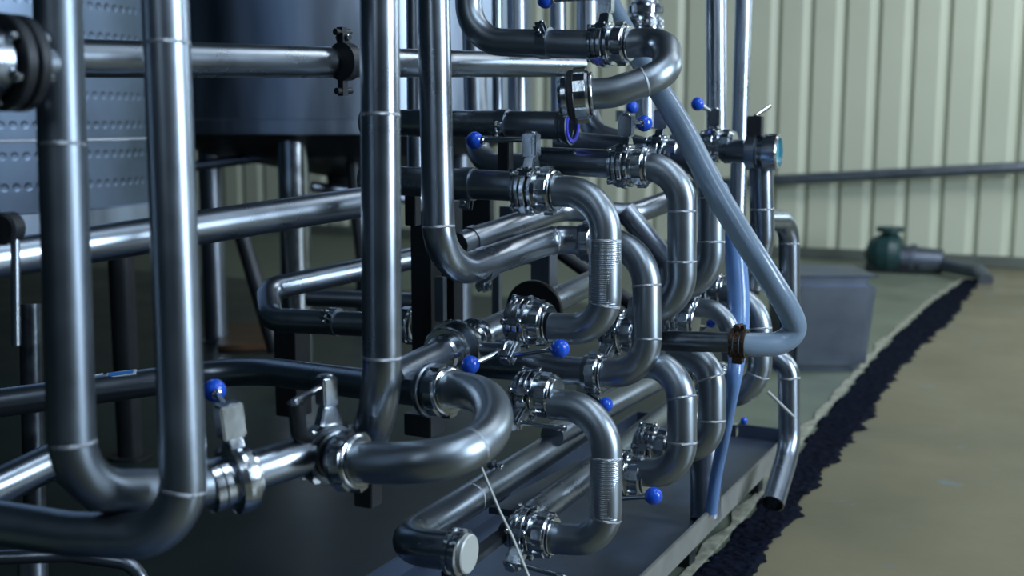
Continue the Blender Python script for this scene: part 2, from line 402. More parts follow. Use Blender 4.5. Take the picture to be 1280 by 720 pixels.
# rail pipe on the wall
a = P(968, 224, 7.4); b = P(1420, 203, 7.0)
def onwall(px, py, off):
    o_ = V((0, 0, CAMZ)); d_ = P(px, py, 1) - o_; n_ = U_; w = wallpt(0, off); t = (w - o_).dot(n_) / d_.dot(n_); return o_ + d_ * t
mb = MB(); sweep(mb, [onwall(860, 231, .09), onwall(1420, 202, .09)], .038, 20); o = mb.build('wall_rail', 'steel_far'); tag(o, 'long thin grey conduit running across the corrugated wall', 'conduit')
for px in (985, 1130, 1262):
    w_ = onwall(px, 224 - (px - 972) * .052, .045); b_ = MB(); box(b_, w_, X_, U_, Z_, .018, .05, .02); b_.build('wall_bracket', 'post', o)

# ---------------------------------------------------------------- tanks
def tank(c, rad, z0, z1, m, label, seams=(), rim=.012, cone=.12):
    o = empty('storage_tank', V((c.x, c.y, 0)), label, 'tank', 'steel tanks')
    b = MB(); cc = V((c.x, c.y, 0)); lathe(b, cc, Z_, [(z0, rad), (z1, rad), (z1 + .25, rad * .6), (z1 + .3, .05)], 96); b.build('tank_shell', m, o)
    r_ = MB(); lathe(r_, cc, Z_, [(z0 - .035, rad * .99), (z0 - .03, rad + rim), (z0 + .02, rad + rim), (z0 + .025, rad)], 96); r_.build('bottom_rim', 'tank', o)
    k = MB(); lathe(k, cc, Z_, [(z0 - .036, rad * .97), (z0 - cone, rad * .72), (z0 - cone - .1, .08), (z0 - cone - .16, .07)], 64); k.build('cone_bottom', 'dark_metal', o)
    for z in seams:
        s_ = MB(); lathe(s_, cc, Z_, [(z - .004, rad), (z - .003, rad + .003), (z + .003, rad + .003), (z + .004, rad)], 96); s_.build('jacket_seam', 'weld', o)
    return o
ct = P(430, 160, 5.0); tk = tank(ct, .81, .93, 2.3, 'tank', 'smooth tall steel tank standing behind the pipes, with a plain lower shell', (1.9,))
for px, d, rr in ((366, 4.35, .058), (262, 4.9, .05), (455, 5.5, .05), (575, 4.9, .05)):
    top = P(px, 190, d); b = MB(); lathe(b, V((top.x, top.y, 0)), Z_, [(.0, rr * 1.5), (.012, rr * 1.5), (.013, rr), (.90, rr)], 28); b.build('tank_leg', 'bright' if px == 366 else 'steel_far', tk)
for (a_, b_) in (((300, 285, 4.3), (345, 440, 4.3)), ((440, 190, 4.6), (455, 330, 4.6))):
    b = MB(); rod(b, P(*a_), P(*b_), .03); b.build('leg_brace', 'dark_metal', tk)
b = MB(); rod(b, P(240, 208, 4.5), P(470, 178, 4.6), .02); rod(b, P(390, 233, 4.7), P(520, 250, 4.9), .022); b.build('cross_rail', 'post', tk)
cl_ = P(-125, 200, 3.35); tl = tank(cl_, .78, .70, 2.0, 'dimple', 'nearer steel tank with a dimpled cooling jacket at the left edge', (.90, 1.12), .006, .1)
for px, d in ((-60, 2.75), (150, 3.2)):
    top = P(px, 300, d); b = MB(); lathe(b, V((top.x, top.y, 0)), Z_, [(0, .06), (.012, .06), (.013, .035), (.66, .035)], 24); b.build('tank_leg', 'dark_metal', tl)

# ================================================================= PIPES
# --- left foreground
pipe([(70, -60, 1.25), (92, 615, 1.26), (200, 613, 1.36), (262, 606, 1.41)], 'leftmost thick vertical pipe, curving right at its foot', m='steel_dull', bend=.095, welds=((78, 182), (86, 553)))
pipe([(204, -60, 1.275), (232, 672, 1.28), (90, 668, 1.31), (-60, 645, 1.35)], 'second thick vertical pipe in front, turning left at its foot', m='steel_soft', bend=.065, welds=((209, 56), (229, 612)))
pipe([(474, -60, 1.48), (478, 500, 1.50), (452, 575, 1.60)], 'bright vertical pipe with a bent foot beside the middle lever', bend=.14, welds=((474, 145), (477, 448)))
o = pipe([(40, 72, 1.48), (722, 82, 2.58)], 'upper horizontal pipe crossing in front of the tanks')
o = pipe([(-60, 333, 1.43), (476, 249, 1.98)], 'shiny sloping pipe crossing behind the vertical pipes at left')
o = pipe([(-60, 648 - 12, 1.50), (88, 566, 1.64)], 'short bright sloping pipe at the lower left edge')
o = pipe([(-60, 512, 2.0), (310, 461, 2.16), (470, 482, 1.88), (548, 489, 1.70)], 'dark header pipe with two small labels, bending left of the lever', bend=.16)
for (a0, a1, mm, nm) in (((113, 473), (129, 470), 'label_w', 'white_label'), ((134, 470), (171, 465), 'label_w', 'white_label'), ((137, 469), (168, 465.6), 'label_b', 'blue_label')):
    e = 0 if mm == 'label_w' else .0012; dd = 2.075
    pa, pb = P(a0[0], a0[1], dd), P(a1[0], a1[1], dd + .01); ax = (pb - pa).normalized(); up = V((0, -.75, .66)); up = (up - ax * up.dot(ax)).normalized()
    b = MB(); box(b, (pa + pb) / 2 + ax.cross(up) * 0 + V((0, -.004, .001)) + up * 0, ax, V((0, .75, .66)), V((0, -.66, .75)), (pb - pa).length / 2, .0055 if e == 0 else .0035, .0012 + e); b.build(nm, mm, o)
# thin things at the far left edge
pipe([(38, 380, 2.3), (44, 640, 2.3)], 'thin dark upright pipe behind the leftmost foreground pipe', r=.022, m='dark_steel')
pipe([(126, 640, 1.75), (70, 590, 1.66)], 'short thin brace under the lower left pipes', r=.010, m='steel_far')
pipe([(-40, 698, 1.6), (90, 694, 1.62), (170, 705, 1.62), (190, 760, 1.62)], 'thin bent rail under the lower left pipes', r=.010, m='steel_far', bend=.04)
pipe([(40, 670, 1.75), (42, 760, 1.75)], 'stubby support leg under the lower left pipes', r=.022, m='steel_far')

# --- middle uprights
pipe([(541, -60, 1.80), (549, 348, 1.80), (690, 299, 2.06), (735, 301, 2.05)], 'vertical pipe with a foot elbow leading right past a clamp', bend=[.070, .05], welds=((549, 284), (690, 299)))
pipe([(519, -60, 2.35), (521, 250, 2.35)], 'narrow upright close behind the middle vertical pipe', r=.019, m='steel_far')
pipe([(592, 40, 2.72), (597, 206, 2.62), (700, 207, 2.5)], 'back row upright under the top elbow, curving right behind the left pointing lever', r=.027, bend=.075, m='satin')
pipe([(621, -60, 2.86), (622, 158, 2.86)], 'thin upright in the back row between two thicker ones', r=.013, m='steel_far')
pipe([(646, -60, 2.9), (648, 158, 2.9)], 'upright in the back row right of the top elbow', r=.0255, m='steel_far')
pipe([(697, -60, 3.0), (699, 158, 3.0)], 'upright in the back row beside the open pipe end', r=.021, m='steel_far')
pipe([(735, -60, 3.0), (735, 45, 3.0)], 'upright behind the topmost valve', r=.030, m='steel_far')
pipe([(604, 156, 2.83), (712, 157, 3.03)], 'dull header pipe hidden behind the pipe with the blue ring, joining the back uprights', r=.022, m='steel_far')
# --- top elbow pipe
pipe([(586, -60, 2.16), (586, 52, 2.17), (738, 56, 2.08)], 'top pipe sweeping down from the ceiling and turning right', m='satin', bend=.075)
pipe([(775, 56, 2.055), (834, 50, 2.03), (834, 92, 1.93), (765, 116, 1.92), (735, 118, 1.925)], 'hairpin bend folding back from the topmost valve', m='satin', bend=[.055, .055, .06], welds=((800, 92),))
valve((757, 55, 2.07), X_, Z_, 'topmost butterfly valve between the top pipe and the hairpin bend', lever=-X_, rodlen=.118, stemlen=3.0)
hx = (P(722, 119, 1.93) - P(765, 115, 1.92)).normalized()
union((729, 119, 1.93), -hx, 'large slotted nut ending the hairpin bend, hanging open', r=.0300)
o = flange((716, 121, 1.935), hx, 'dark open collar beyond the nut of the hairpin bend', .044, 'dark_metal', r=.028)
clamp((682, 54, 2.112), X_, Z_ - U_, 'clamp band on the top horizontal pipe', m='steel')

# --- open pipe with the blue gasket
pipe([(455, 153, 2.24), (712, 157, 2.10)], 'horizontal pipe ending in an open mouth with a blue ring', hollow=(False, True))
o = empty('open_ferrule', P(713, 158, 2.10), 'open pipe collar with a bright blue gasket facing right', 'pipe collar')
ca = P(712, 158, 2.10)
def ring(mb, c, ax, prof, seg=40):   # closed profile revolved: a true ring
    ax, s, t = frame(ax); vs = []; m = len(prof)
    for h, r in prof:
        for k in range(seg): vs.append(c + ax * h + (s * math.cos(2 * PI * k / seg) + t * math.sin(2 * PI * k / seg)) * r)
    mb.add(vs, [(i * seg + k, i * seg + (k + 1) % seg, ((i + 1) % m) * seg + (k + 1) % seg, ((i + 1) % m) * seg + k) for i in range(m) for k in range(seg)], False); return mb
b = MB(); ring(b, ca, X_, [(-.020, .0257), (-.018, .029), (-.013, .029), (-.012, .0275), (-.008, .0275), (-.006, .032), (.004, .0335), (.005, .0305), (.004, .0235)]); b.build('ferrule_ring', 'steel', o)
b = MB(); ring(b, ca, X_, [(.005, .0225), (.0075, .0235), (.0075, .0295), (.005, .0305)]); b.build('gasket', 'gasket', o)
clamp((630, 156, 2.142), X_, -U_ - Z_ * .2, 'clamp on the horizontal pipe with the blue ring')

# --- row A : valve and U bend nearest the middle
pipe([(455, 224, 2.06), (648, 233, 1.945)], 'dark horizontal pipe feeding the valve with the left pointing lever')
clamp((586, 230, 1.98), X_, -Z_ - U_ * .3, 'clamp on the pipe left of the central valve')
valve((664, 238, 1.925), X_, Z_, 'central butterfly valve whose lever points left to a blue ball', lever=-X_ - Z_ * .02, rodlen=.105, r=.0262)
pipe([(690, 239, 1.905), (757, 241, 1.865), (757, 413, 1.865), (690, 410, 1.905)], 'central upright U bend with ridged surface under the central valve', sleeve=True, m='satin', bend=[.070, .054], welds=((757, 301), (757, 382)))
valve((655, 402, 1.93), X_, -U_ * .8 - Z_ * .60, 'valve at the foot of the central U bend with a right pointing blue ball lever', ball_at=(700, 436, 1.80), r=.0255, stemlen=2.9)
# --- row B
union((739, 302, 2.05), X_, 'dark nut behind the central U bend')
pipe([(745, 302, 2.045), (808, 305, 2.005), (809, 467, 2.0), (748, 466, 2.04)], 'second U bend just right of and behind the central one', m='satin', bend=[.078, .060], welds=((808, 357), (809, 424)))
union((746, 466, 2.04), X_, 'bright slotted nut at the foot of the second U bend')
pipe([(600, 455, 2.16), (736, 465, 2.05)], 'dark horizontal pipe leading to the bright nut in the middle')
# --- row C
pipe([(668, 200, 2.16), (766, 205, 2.09)], 'horizontal pipe behind the central valve')
valve((782, 207, 2.075), X_, Z_, 'right of centre butterfly valve with a blue ball facing back', lever=U_ - Z_ * .05 + X_ * .05, rodlen=.085, stemlen=2.9)
pipe([(806, 208, 2.055), (852, 210, 2.03), (853, 390, 2.05), (790, 388, 2.09)], 'third U bend below the valve with the blue ball', m='satin', bend=[.076, .068], welds=((852, 263), (852, 327)))
# --- row D
pipe([(700, 178, 2.42), (815, 190, 2.27)], 'horizontal pipe at the back of the valve row', m='steel_far')
valve((826, 193, 2.26), X_, Z_, 'butterfly valve behind the hose with a half hidden dark blue ball', lever=U_ * .9 + X_ * .0, rodlen=.08, stemlen=2.8)
pipe([(846, 197, 2.235), (889, 199, 2.19), (889, 362, 2.2), (835, 360, 2.23)], 'fourth U bend partly covered by the clear hose', m='satin', bend=[.074, .070], welds=((889, 247), (889, 303)))
# --- lower row
valve((664, 492, 1.925), X_, -U_ * .8 - Z_ * .42, 'lower middle valve with a plain lever pointing right', lever=X_ + Z_ * .02 - U_ * .1, rodlen=.092, knob=False, stemlen=2.6)
pipe([(690, 505, 1.90), (758, 510, 1.86), (758, 676, 1.855), (692, 673, 1.89)], 'lower front U bend with ridged upright leg', sleeve=True, m='satin', bend=[.074, .052], welds=((758, 573), (758, 648)))
valve((660, 665, 1.90), X_, -U_ * .8 - Z_ * .45, 'lowest front valve with a plain lever pointing right', lever=X_ - Z_ * .04 - U_ * .12, rodlen=.095, knob=False, stemlen=2.4)
pipe([(790, 455, 2.06), (852, 455, 2.0), (853, 592, 2.0), (800, 590, 2.04)], 'lower U bend second from the front', m='satin', bend=[.064, .056], welds=((853, 497), (853, 552)))
valve((778, 592, 2.06), X_, -U_ * .7 - Z_ * .35, 'low valve with a blue ball lever beside the lower front bend', ball_at=(817, 620, 1.93), stemlen=2.4)
valve((812, 556, 2.25), X_, -U_ * .8 - Z_ * .6, 'low valve behind the lower bends with a plain lever', lever=-U_ - Z_ * .3, rodlen=.05, knob=False, stemlen=2.5)
pipe([(838, 440, 2.2), (890, 442, 2.16), (890, 562, 2.16), (845, 560, 2.2)], 'lower U bend third from the front', m='satin', bend=[.062, .056], welds=((890, 472), (890, 525)))
pipe([(905, 370, 2.5), (950, 372, 2.45), (950, 495, 2.45), (905, 494, 2.5)], 'lower U bend farthest back, beside the folded hose', m='satin', bend=.075, welds=((950, 410), (950, 470)))
pipe([(868, 385, 2.36), (912, 386, 2.32), (914, 450, 2.33)], 'slim elbow behind the rusty hose clamp', m='satin', r=.019, bend=.055)
union((868, 385, 2.36), X_, 'bright nut on the slim elbow behind the hose', r=.019)
# valves seen between the bends
valve((770, 415, 2.2), X_, -U_ * .9 - Z_ * .5, 'small bright valve tucked behind the second U bend', lever=-X_ - Z_ * .4, rodlen=.05, knob=False, stemlen=2.6)
valve((842, 400, 2.36), X_, -U_ * .8 - Z_ * .4, 'valve behind the third U bend with plain handle', lever=X_, rodlen=.04, knob=False, stemlen=2.2)
valve((880, 360, 2.6), X_, Z_, 'bright valve glimpsed under the fourth U bend', lever=U_, rodlen=.04, knob=False, stemlen=2.0)
valve((866, 470, 2.42), X_, -U_ * .9 - Z_ * .3, 'valve behind the third lower bend', lever=-U_ - Z_, rodlen=.04, knob=False, stemlen=2.0)
valve((900, 475, 2.62), X_, -U_, 'valve in the gap behind the pale blue hose', lever=X_ - Z_, rodlen=.04, knob=False, stemlen=2.0)
valve((944, 345, 2.75), X_, -U_ + Z_, 'bright valve behind the long clear hose', lever=X_, rodlen=.03, knob=False, stemlen=2.0)
valve((718, 350, 2.55), U_, Z_, 'small valve with blue ball behind the lower row', ball_at=(757, 506, 2.12), stemlen=2.0) if False else None
# back lines running away between the bends
pipe([(572, 306, 2.30), (700, 262, 2.60), (790, 268, 2.62), (860, 242, 2.75)], 'lighter sloping pipe behind the foot elbow', r=.025, bend=.08)
clamp((603, 331, 1.90), P(690, 299, 2.06) - P(549, 348, 1.80), -Z_, 'clamp under the foot elbow of the middle vertical pipe')
clamp((590, 300, 2.34), P(700, 262, 2.60) - P(572, 306, 2.30), -X_ + Z_*.3, 'clamp on the start of the lighter sloping pipe')
pipe([(780, 262, 2.5), (836, 330, 2.5), (838, 360, 2.5)], 'short slanting pipe behind the third U bend', r=.024, m='steel_far', bend=.04)
pipe([(700, 315, 2.7), (790, 380, 2.7)], 'thin slanting strut behind the central U bend', r=.017, m='dark_metal')
# --- diagonal line with the big flanges
dl = dirv((505, 465, 1.80), (740, 352, 2.5))
pipe([(488, 474, 1.76), (750, 348, 2.53)], 'bright diagonal pipe running back through the two round flanges')
c1 = P(505, 465, 1.80)
def online(px):
    a, b = P(488, 474, 1.76), P(750, 348, 2.53); best = None
    for i in range(401):
        q = a.lerp(b, i / 400); u = q - V((0, 0, CAMZ)); d = u.y * cp - u.z * sp; x = 640 + F * u.x / d
        if best is None or abs(x - px) < best[0]: best = (abs(x - px), q)
    return best[1]
flange(online(569), dl, 'bright round flange on the diagonal pipe beside the bright upright', .049, 'bright')
flange(online(558), dl, 'dark clamp ring in front of the bright round flange', .042, 'bright')
flange(online(668), dl, 'large black round disc on the diagonal pipe behind the central valve', .058, 'dark_disc')
flange(online(594), dl, 'small collar behind the bright round flange', .036, 'bright')
o = empty('valve_handle', P(600, 436, 1.97), 'round valve stem with a left pointing blue ball lever beside the bright round flange', 'valve')
h0, h1 = P(572, 435, 1.96), P(630, 437, 1.90); hd_ = (h1 - h0).normalized()
b = MB(); lathe(b, h0, hd_, [(0, .012), (.004, .0135), ((h1 - h0).length * .5, .0135), ((h1 - h0).length * .52, .0115), ((h1 - h0).length, .0115)], 28); b.build('valve_stem', 'steel', o)
b = MB(); lathe(b, h1, hd_, [(-.004, .013), (-.002, .0165), (.008, .0175), (.012, .0165), (.013, .010), (.010, .007)], 28); b.build('handle_head', 'bright', o)
b = MB(); be = P(588, 456, 1.86); bs = h1 + hd_ * .003; rod(b, bs, be, .0046); b.build('lever', 'bright', o)
b = MB(); ball(b, be, .0150); b.build('ball_knob', 'blue', o)
# --- big front bend
pipe([(552, 487, 1.69), (585, 489, 1.655), (609, 500, 1.60), (617, 525, 1.53), (604, 550, 1.475), (573, 568, 1.44), (530, 577, 1.43), (485, 579, 1.445), (442, 577, 1.47)], 'big front hairpin bend curving towards the viewer', m='satin', spline=True, r=.0262, welds=((590, 561),))
union((556, 489, 1.685), P(600, 492, 1.64) - P(556, 489, 1.685), 'slotted nut at the back end of the big front bend', r=.0262)
flange((541, 488, 1.71), P(600, 492, 1.64) - P(556, 489, 1.685), 'plain grey round flange at the back end of the big front bend', .041, 'steel')
ax = (P(520, 578, 1.42) - P(442, 577, 1.47)).normalized()
union((441, 577, 1.468), ax, 'slotted nut at the front end of the big front bend', r=.0262)
valve((412, 566, 1.52), P(442, 577, 1.47) - P(390, 560, 1.55), Z_, 'dark valve left of the big front bend with a slanting plain lever', ball_at=(368, 503, 1.44), knob=False, nuts=(), dark=True, stemlen=3.3, r=.0262)
b = MB(); sweep(b, fillet([P(370, 503, 1.46), P(374, 545, 1.48), P(408, 552, 1.53)], .02), .011, 16); o = b.build('lever_stop', 'dark_metal', bevel=.002); tag(o, 'black stop bracket below the slanting plain lever', 'bracket')
pipe([(410, 560, 1.535), (360, 575, 1.48), (262, 606, 1.415)], 'bright pipe between the dark valve and the front left valve', bend=.2)
valve((297, 597, 1.435), P(360, 575, 1.48) - P(262, 606, 1.415), Z_, 'front left valve with a tall handle and a blue ball behind the thick pipe', ball_at=(268, 488, 1.50), nuts=(), single=True, hs=1.15, stemlen=3.0, r=.0262)
# the flanged nozzle in front of the leftmost pipe
nz = P(60, 82, 1.24); na = V((-.52, -.85, .02)).normalized()
o = empty('flange_nozzle', nz, 'black bolted flange coupling on the leftmost pipe at the top left corner', 'flange')
b = MB(); lathe(b, nz, na, [(.0, .022), (.03, .022), (.031, .030), (.036, .030)], 32); b.build('nozzle_neck', 'steel', o)
b = MB(); lathe(b, nz + na * .030, na, [(0, .044), (.002, .0500), (.012, .0500), (.014, .0475)], 44); b.build('flange_plate', 'dark_metal', o)
b = MB(); lathe(b, nz + na * .047, na, [(0, .044), (.002, .0500), (.012, .0500), (.014, .0475)], 44); b.build('flange_plate', 'dark_metal', o)
b = MB(); lathe(b, nz + na * .062, na, [(0, .034), (.002, .036), (.020, .034), (.022, .030)], 44); b.build('nozzle_cap', 'steel', o)
_, s_, t_ = frame(na)
for k in range(6):
    w = 2 * PI * k / 6 + .4; p = nz + na * .045 + (s_ * math.cos(w) + t_ * math.sin(w)) * .040; b = MB()
    rod(b, p - na * .022, p + na * .024, .0035, 8); disc(b, p + na * .020, na, .007, .006, .0006, 6); disc(b, p - na * .018, na, .007, .006, .0006, 6); b.build('flange_bolt', 'bright', o)
# left-edge lever hanging in front of the sloping pipe
o = empty('drain_lever', P(18, 300, 1.42), 'blurred hanging lever with a black hub at the left edge', 'lever')
b = MB(); rod(b, P(19, 300, 1.42), P(20, 432, 1.42), .0055); b.build('lever_rod', 'steel', o)
b = MB(); lathe(b, P(8, 285, 1.42), V((-.2, -1, 0)), [(-.012, .016), (-.01, .020), (.01, .020), (.012, .016)], 24); b.build('lever_hub', 'dark_metal', o)

# --- lower diagonal lines on the tray
pipe([(575, 690, 1.66), (497, 682, 1.70), (738, 529, 2.42)], 'thick lower front pipe running back from a corner elbow', bend=.052, r=.0275, welds=((588, 624),))
o = empty('capped_coupling', P(580, 690, 1.655), 'capped coupling with a pale round face at the bottom of the picture', 'pipe coupling')
b = MB(); ca = P(571, 690, 1.662); lathe(b, ca, X_, [(-.010, .028), (-.008, .034), (-.002, .034), (0, .030), (.004, .030), (.006, .0345), (.012, .0345), (.014, .029)], 40); b.build('coupling_rings', 'bright', o)
b = MB(); lathe(b, ca + X_ * .014, X_, [(0, .0285), (.006, .0285), (.0075, .0265)], 40); b.build('end_cap', 'cap', o)
cax = dirv((497, 682, 1.70), (738, 529, 2.42))
clamp((617, 608, 2.02), cax, Z_ + X_ * .1, 'clamp on the thick lower front pipe beside the tie wire', r=.0265)
def lineat(a, b, px):
    a, b = P(*a), P(*b); best = None
    for i in range(401):
        q = a.lerp(b, i / 400); u = q - V((0, 0, CAMZ)); d = u.y * cp - u.z * sp; x = 640 + F * u.x / d
        if best is None or abs(x - px) < best[0]: best = (abs(x - px), q)
    return best[1]
pipe([(640, 668, 1.90), (668, 643, 1.98), (770, 567, 2.35), (880, 480, 2.95)], 'second lower pipe running back behind the lower front bend')
pipe([(705, 590, 2.2), (610, 690, 1.85)], 'thin dark rail between the two lower pipes', r=.009, m='dark_metal') if False else None
pipe([(690, 545, 2.2), (860, 455, 2.9)], 'back line passing behind the lower valves', r=.024, m='steel_far')
pipe([(728, 520, 2.55), (830, 455, 2.95)], 'thin back line above the lower valves', r=.018, m='steel_far')
pipe([(760, 610, 2.5), (900, 495, 3.1)], 'lowest back line close to the tray', r=.018, m='steel_far')
o = pipe([(612, 470, 1.98), (590, 470, 2.05), (540, 520, 1.98)], 'dark bent pipe under the middle valves', r=.020, m='steel_far', bend=.03) if False else None
# knob and rod peeping between
o = empty('push_valve', P(757, 506, 1.99), 'small blue ball lever peeping right of the lower front bend', 'valve')
b = MB(); ball(b, P(757, 506, 1.99), .0125); b.build('ball_knob', 'blue', o)
b = MB(); rod(b, P(757, 506, 1.99), P(735, 492, 2.05), .004); b.build('lever', 'bright', o)
b = MB(); box(b, P(731, 489, 2.06), X_, U_, Z_, .012, .012, .016); b.build('handle_head', 'bright', o, bevel=.002)
o = empty('push_valve', P(692, 397, 2.2), 'tiny blue ball lever above the central lower elbow', 'valve')
b = MB(); ball(b, P(703, 398, 2.1), .010); b.build('ball_knob', 'blue', o)
b = MB(); rod(b, P(703, 398, 2.1), P(722, 392, 2.12), .003); b.build('lever', 'bright', o)

# --- loops at the back, left of the middle
pipe([(540, 318, 2.75), (334, 362, 2.50), (338, 400, 2.42), (520, 408, 2.35)], 'back loop pipe bending round at its left end', bend=.045, r=.0255)
union((512, 407, 2.35), X_, 'ring on the right end of the back loop')
clamp((418, 402, 2.39), X_, -U_ + Z_ * .5, 'clamp on the lower run of the back loop')
pipe([(385, 372, 2.9), (540, 378, 2.85)], 'thin pipe between the two runs of the back loop', r=.021, m='steel_far')
clamp((431, 77, 1.925), P(770, 83, 2.68) - P(40, 72, 1.48), Z_, 'black hanger clamp on the upper horizontal pipe', r=.028, m='dark_metal')
b = MB(); 
a4 = (P(770, 83, 2.68) - P(40, 72, 1.48)).normalized(); c4 = P(428, 77, 1.925)
o = empty('pipe_hanger', c4, 'black swivel lugs above and below the upper horizontal pipe', 'bracket')
for sg in (-1, 1):
    b = MB(); box(b, c4 + Z_ * sg * .042, a4, Z_, a4.cross(Z_), .006, .014, .006); rod(b, c4 + Z_ * sg * .048 - a4 * .016, c4 + Z_ * sg * .048 + a4 * .02, .0055); b.build('hanger_lug', 'dark_metal', o)
pipe([(712, 60, 2.8), (742, 168, 2.5), (800, 185, 2.45)], 'back elbow curving down behind the blue ring', r=.025, bend=.08, m='steel_far')

# --- frame posts and channels
def post(a, b, hw, label, m='dark_metal', hd=None):
    A, B = P(*a), P(*b); mb = MB(); ax = (B - A).normalized(); box(mb, (A + B) / 2, X_, U_, Z_, hw, hd or hw, abs(B.z - A.z) / 2)
    o = mb.build('frame_post', m, bevel=.0015); tag(o, label, 'post', 'frame posts'); return o
post((533, 262, 2.25), (533, 445, 2.25), .022, 'black square post just behind the middle foot elbow')
post((562, 250, 2.32), (562, 430, 2.32), .020, 'black post behind the start of the sloping pipe')
post((551, 345, 2.2), (551, 402, 2.2), .009, 'narrow grey post under the foot elbow', 'post')
post((592, 243, 2.55), (592, 300, 2.55), .045, 'dark plate bracket under the pipe left of the central valve', 'dark_metal', .01)
post((632, 172, 2.12), (632, 212, 2.12), .011, 'black bracket hanging from the pipe with the blue ring', 'dark_metal')
post((680, 310, 2.5), (680, 420, 2.5), .022, 'grey upright post below the sloping pipe', 'post')
post((531, 514, 1.82), (531, 542, 1.82), .024, 'black block under the grey round flange', 'dark_metal')
post((460, 590, 1.55), (460, 632, 1.55), .014, 'short black foot under the dark valve', 'dark_metal')
post((516, 236, 2.1), (516, 282, 2.1), .011, 'black bracket beside the middle vertical pipe', 'dark_metal')
post((621, 290, 2.9), (621, 400, 2.9), .010, 'thin pale post in the gap under the sloping pipe', 'post')
post((366, 400, 2.7), (366, 520, 2.7), .03, 'dark post under the back loop', 'dark_metal')
post((652, 258, 2.9), (652, 330, 2.9), .06, 'grey sheet panel behind the central valve', 'post', .006)

# --- right hand side
pipe([(895, -80, 3.0), (896, 200, 3.0)], 'thicker of the two bright uprights at the back right', r=.0265, m='steel')
pipe([(932, -80, 3.2), (920, 330, 3.2)], 'thinner bright upright at the back right', r=.023, m='steel')
valve((893, 182, 2.62), X_, Z_, 'back right valve with a blue ball pointing left', ball_at=(872, 130, 2.6), stemlen=2.6)
pipe([(862, 180, 2.68), (890, 182, 2.64)], 'short stub left of the back right valve', r=.025)
pipe([(905, 188, 2.60), (950, 190, 2.54)], 'short dark horizontal pipe right of the back right valve', r=.0255)
cc = P(950, 190, 2.54)
o = empty('capped_tee', cc, 'tee fitting with a teal capped end facing right', 'pipe fitting')
b = MB(); lathe(b, cc, X_, [(-.03, .034), (-.026, .040), (-.006, .040), (-.004, .033), (0, .033)], 36); b.build('tee_flange', 'steel', o)
b = MB(); ring(b, cc, X_, [(0, .020), (0, .036), (.012, .040), (.040, .040), (.043, .036), (.043, .031), (.030, .031), (.030, .02)]); b.build('union_nut', 'bright', o)
b = MB(); lathe(b, cc + X_ * .030, X_, [(0, .030), (.006, .030)], 36); b.build('teal_cap', 'cyan', o)
b = MB(); box(b, cc - X_ * .012 + Z_ * .056, X_, U_, Z_, .016, .014, .022); b.build('handle_head', 'dark_metal', o, bevel=.002)
b = MB(); rod(b, cc - X_ * .012 + Z_ * .078, P(962, 133, 2.58), .0045); b.build('lever', 'bright', o)
pipe([(951, 195, 2.56), (953, 300, 2.58), (940, 360, 2.6)], 'upright drop leg under the teal capped tee', r=.0265, bend=.1, welds=((954, 262),))
pipe([(952, 275, 2.66), (986, 275, 2.78), (987, 400, 2.80), (987, 430, 2.80)], 'far right loop curving over and down', r=.025, bend=.055, welds=((986, 305),), m='steel')
pipe([(955, 446, 2.74), (986, 446, 2.72), (987, 560, 2.72), (966, 630, 2.60)], 'far right downpipe with an open cut end above the black strip', r=.0255, bend=[.05, .10], welds=((986, 473),), hollow=(False, True), m='steel')
o = empty('thin_lever', P(975, 505, 2.4), 'thin white straight rod slanting across the far right downpipe', 'rod')
b = MB(); rod(b, P(960, 490, 2.55), P(993, 522, 2.52), .0035); b.build('lever_rod', 'cap', o)

# --- hoses
def hose(pts, rr, label, m, rfun=None, name='clear_hose'):
    c = [P(*p) for p in pts]; path = []      # Catmull-Rom through the points
    for i in range(len(c) - 1):
        p0 = c[max(0, i - 1)]; p1 = c[i]; p2 = c[i + 1]; p3 = c[min(len(c) - 1, i + 2)]
        for k in range(12):
            t = k / 12; path.append(.5 * ((2 * p1) + (p2 - p0) * t + (2 * p0 - 5 * p1 + 4 * p2 - p3) * t * t + (3 * p1 - p0 - 3 * p2 + p3) * t ** 3))
    path.append(c[-1]); mb = MB(); sweep(mb, path, rr, 28, rfun=rfun); o = mb.build(name, m); tag(o, label, 'hose'); return o
hose([(735, -60, 2.5), (765, 10, 2.38), (805, 82, 2.24), (850, 155, 2.14), (888, 228, 2.08), (925, 290, 2.05), (958, 342, 2.04), (985, 386, 2.06), (993, 411, 2.08), (978, 427, 2.08), (952, 431, 2.07), (910, 429, 2.06)], .0215, 'long clear hose falling from above and folding back to the rusty clamp', 'hose')
hose([(896, 235, 2.42), (914, 285, 2.40), (921, 340, 2.38), (924, 410, 2.34), (918, 470, 2.26), (908, 530, 2.32), (896, 590, 2.40), (889, 640, 2.44)], .021, 'pale blue hose hanging behind the folded clear hose', 'hose_blue', rfun=lambda t: .0225 - .010 * min(1, max(0, (t - .35) / .3)))
pipe([(826, 426, 2.10), (912, 428, 2.055)], 'short dark pipe stub joined to the hose by the rusty clamp', r=.0185, m='dark_steel')
o = empty('hose_clamp', P(925, 428, 2.06), 'rusty lumpy hose clamp on the end of the folded hose', 'hose clamp')
b = MB(); ca = P(924, 429, 2.06); 
for q_ in (-.010, 0, .010): ring(b, ca + X_ * q_, X_, [(-.004, .022), (-.004, .0265), (.004, .0265), (.004, .022)], 24)
b.build('clamp_band', 'rust', o)
b = MB(); box(b, ca + Z_ * .028, X_, U_, Z_, .010, .008, .005); b.build('clamp_lug', 'rust', o, bevel=.001)
b = MB(); box(b, ca - Z_ * .028 - U_ * .005, X_, U_, Z_, .009, .010, .007); b.build('clamp_lug', 'rust', o, bevel=.001)
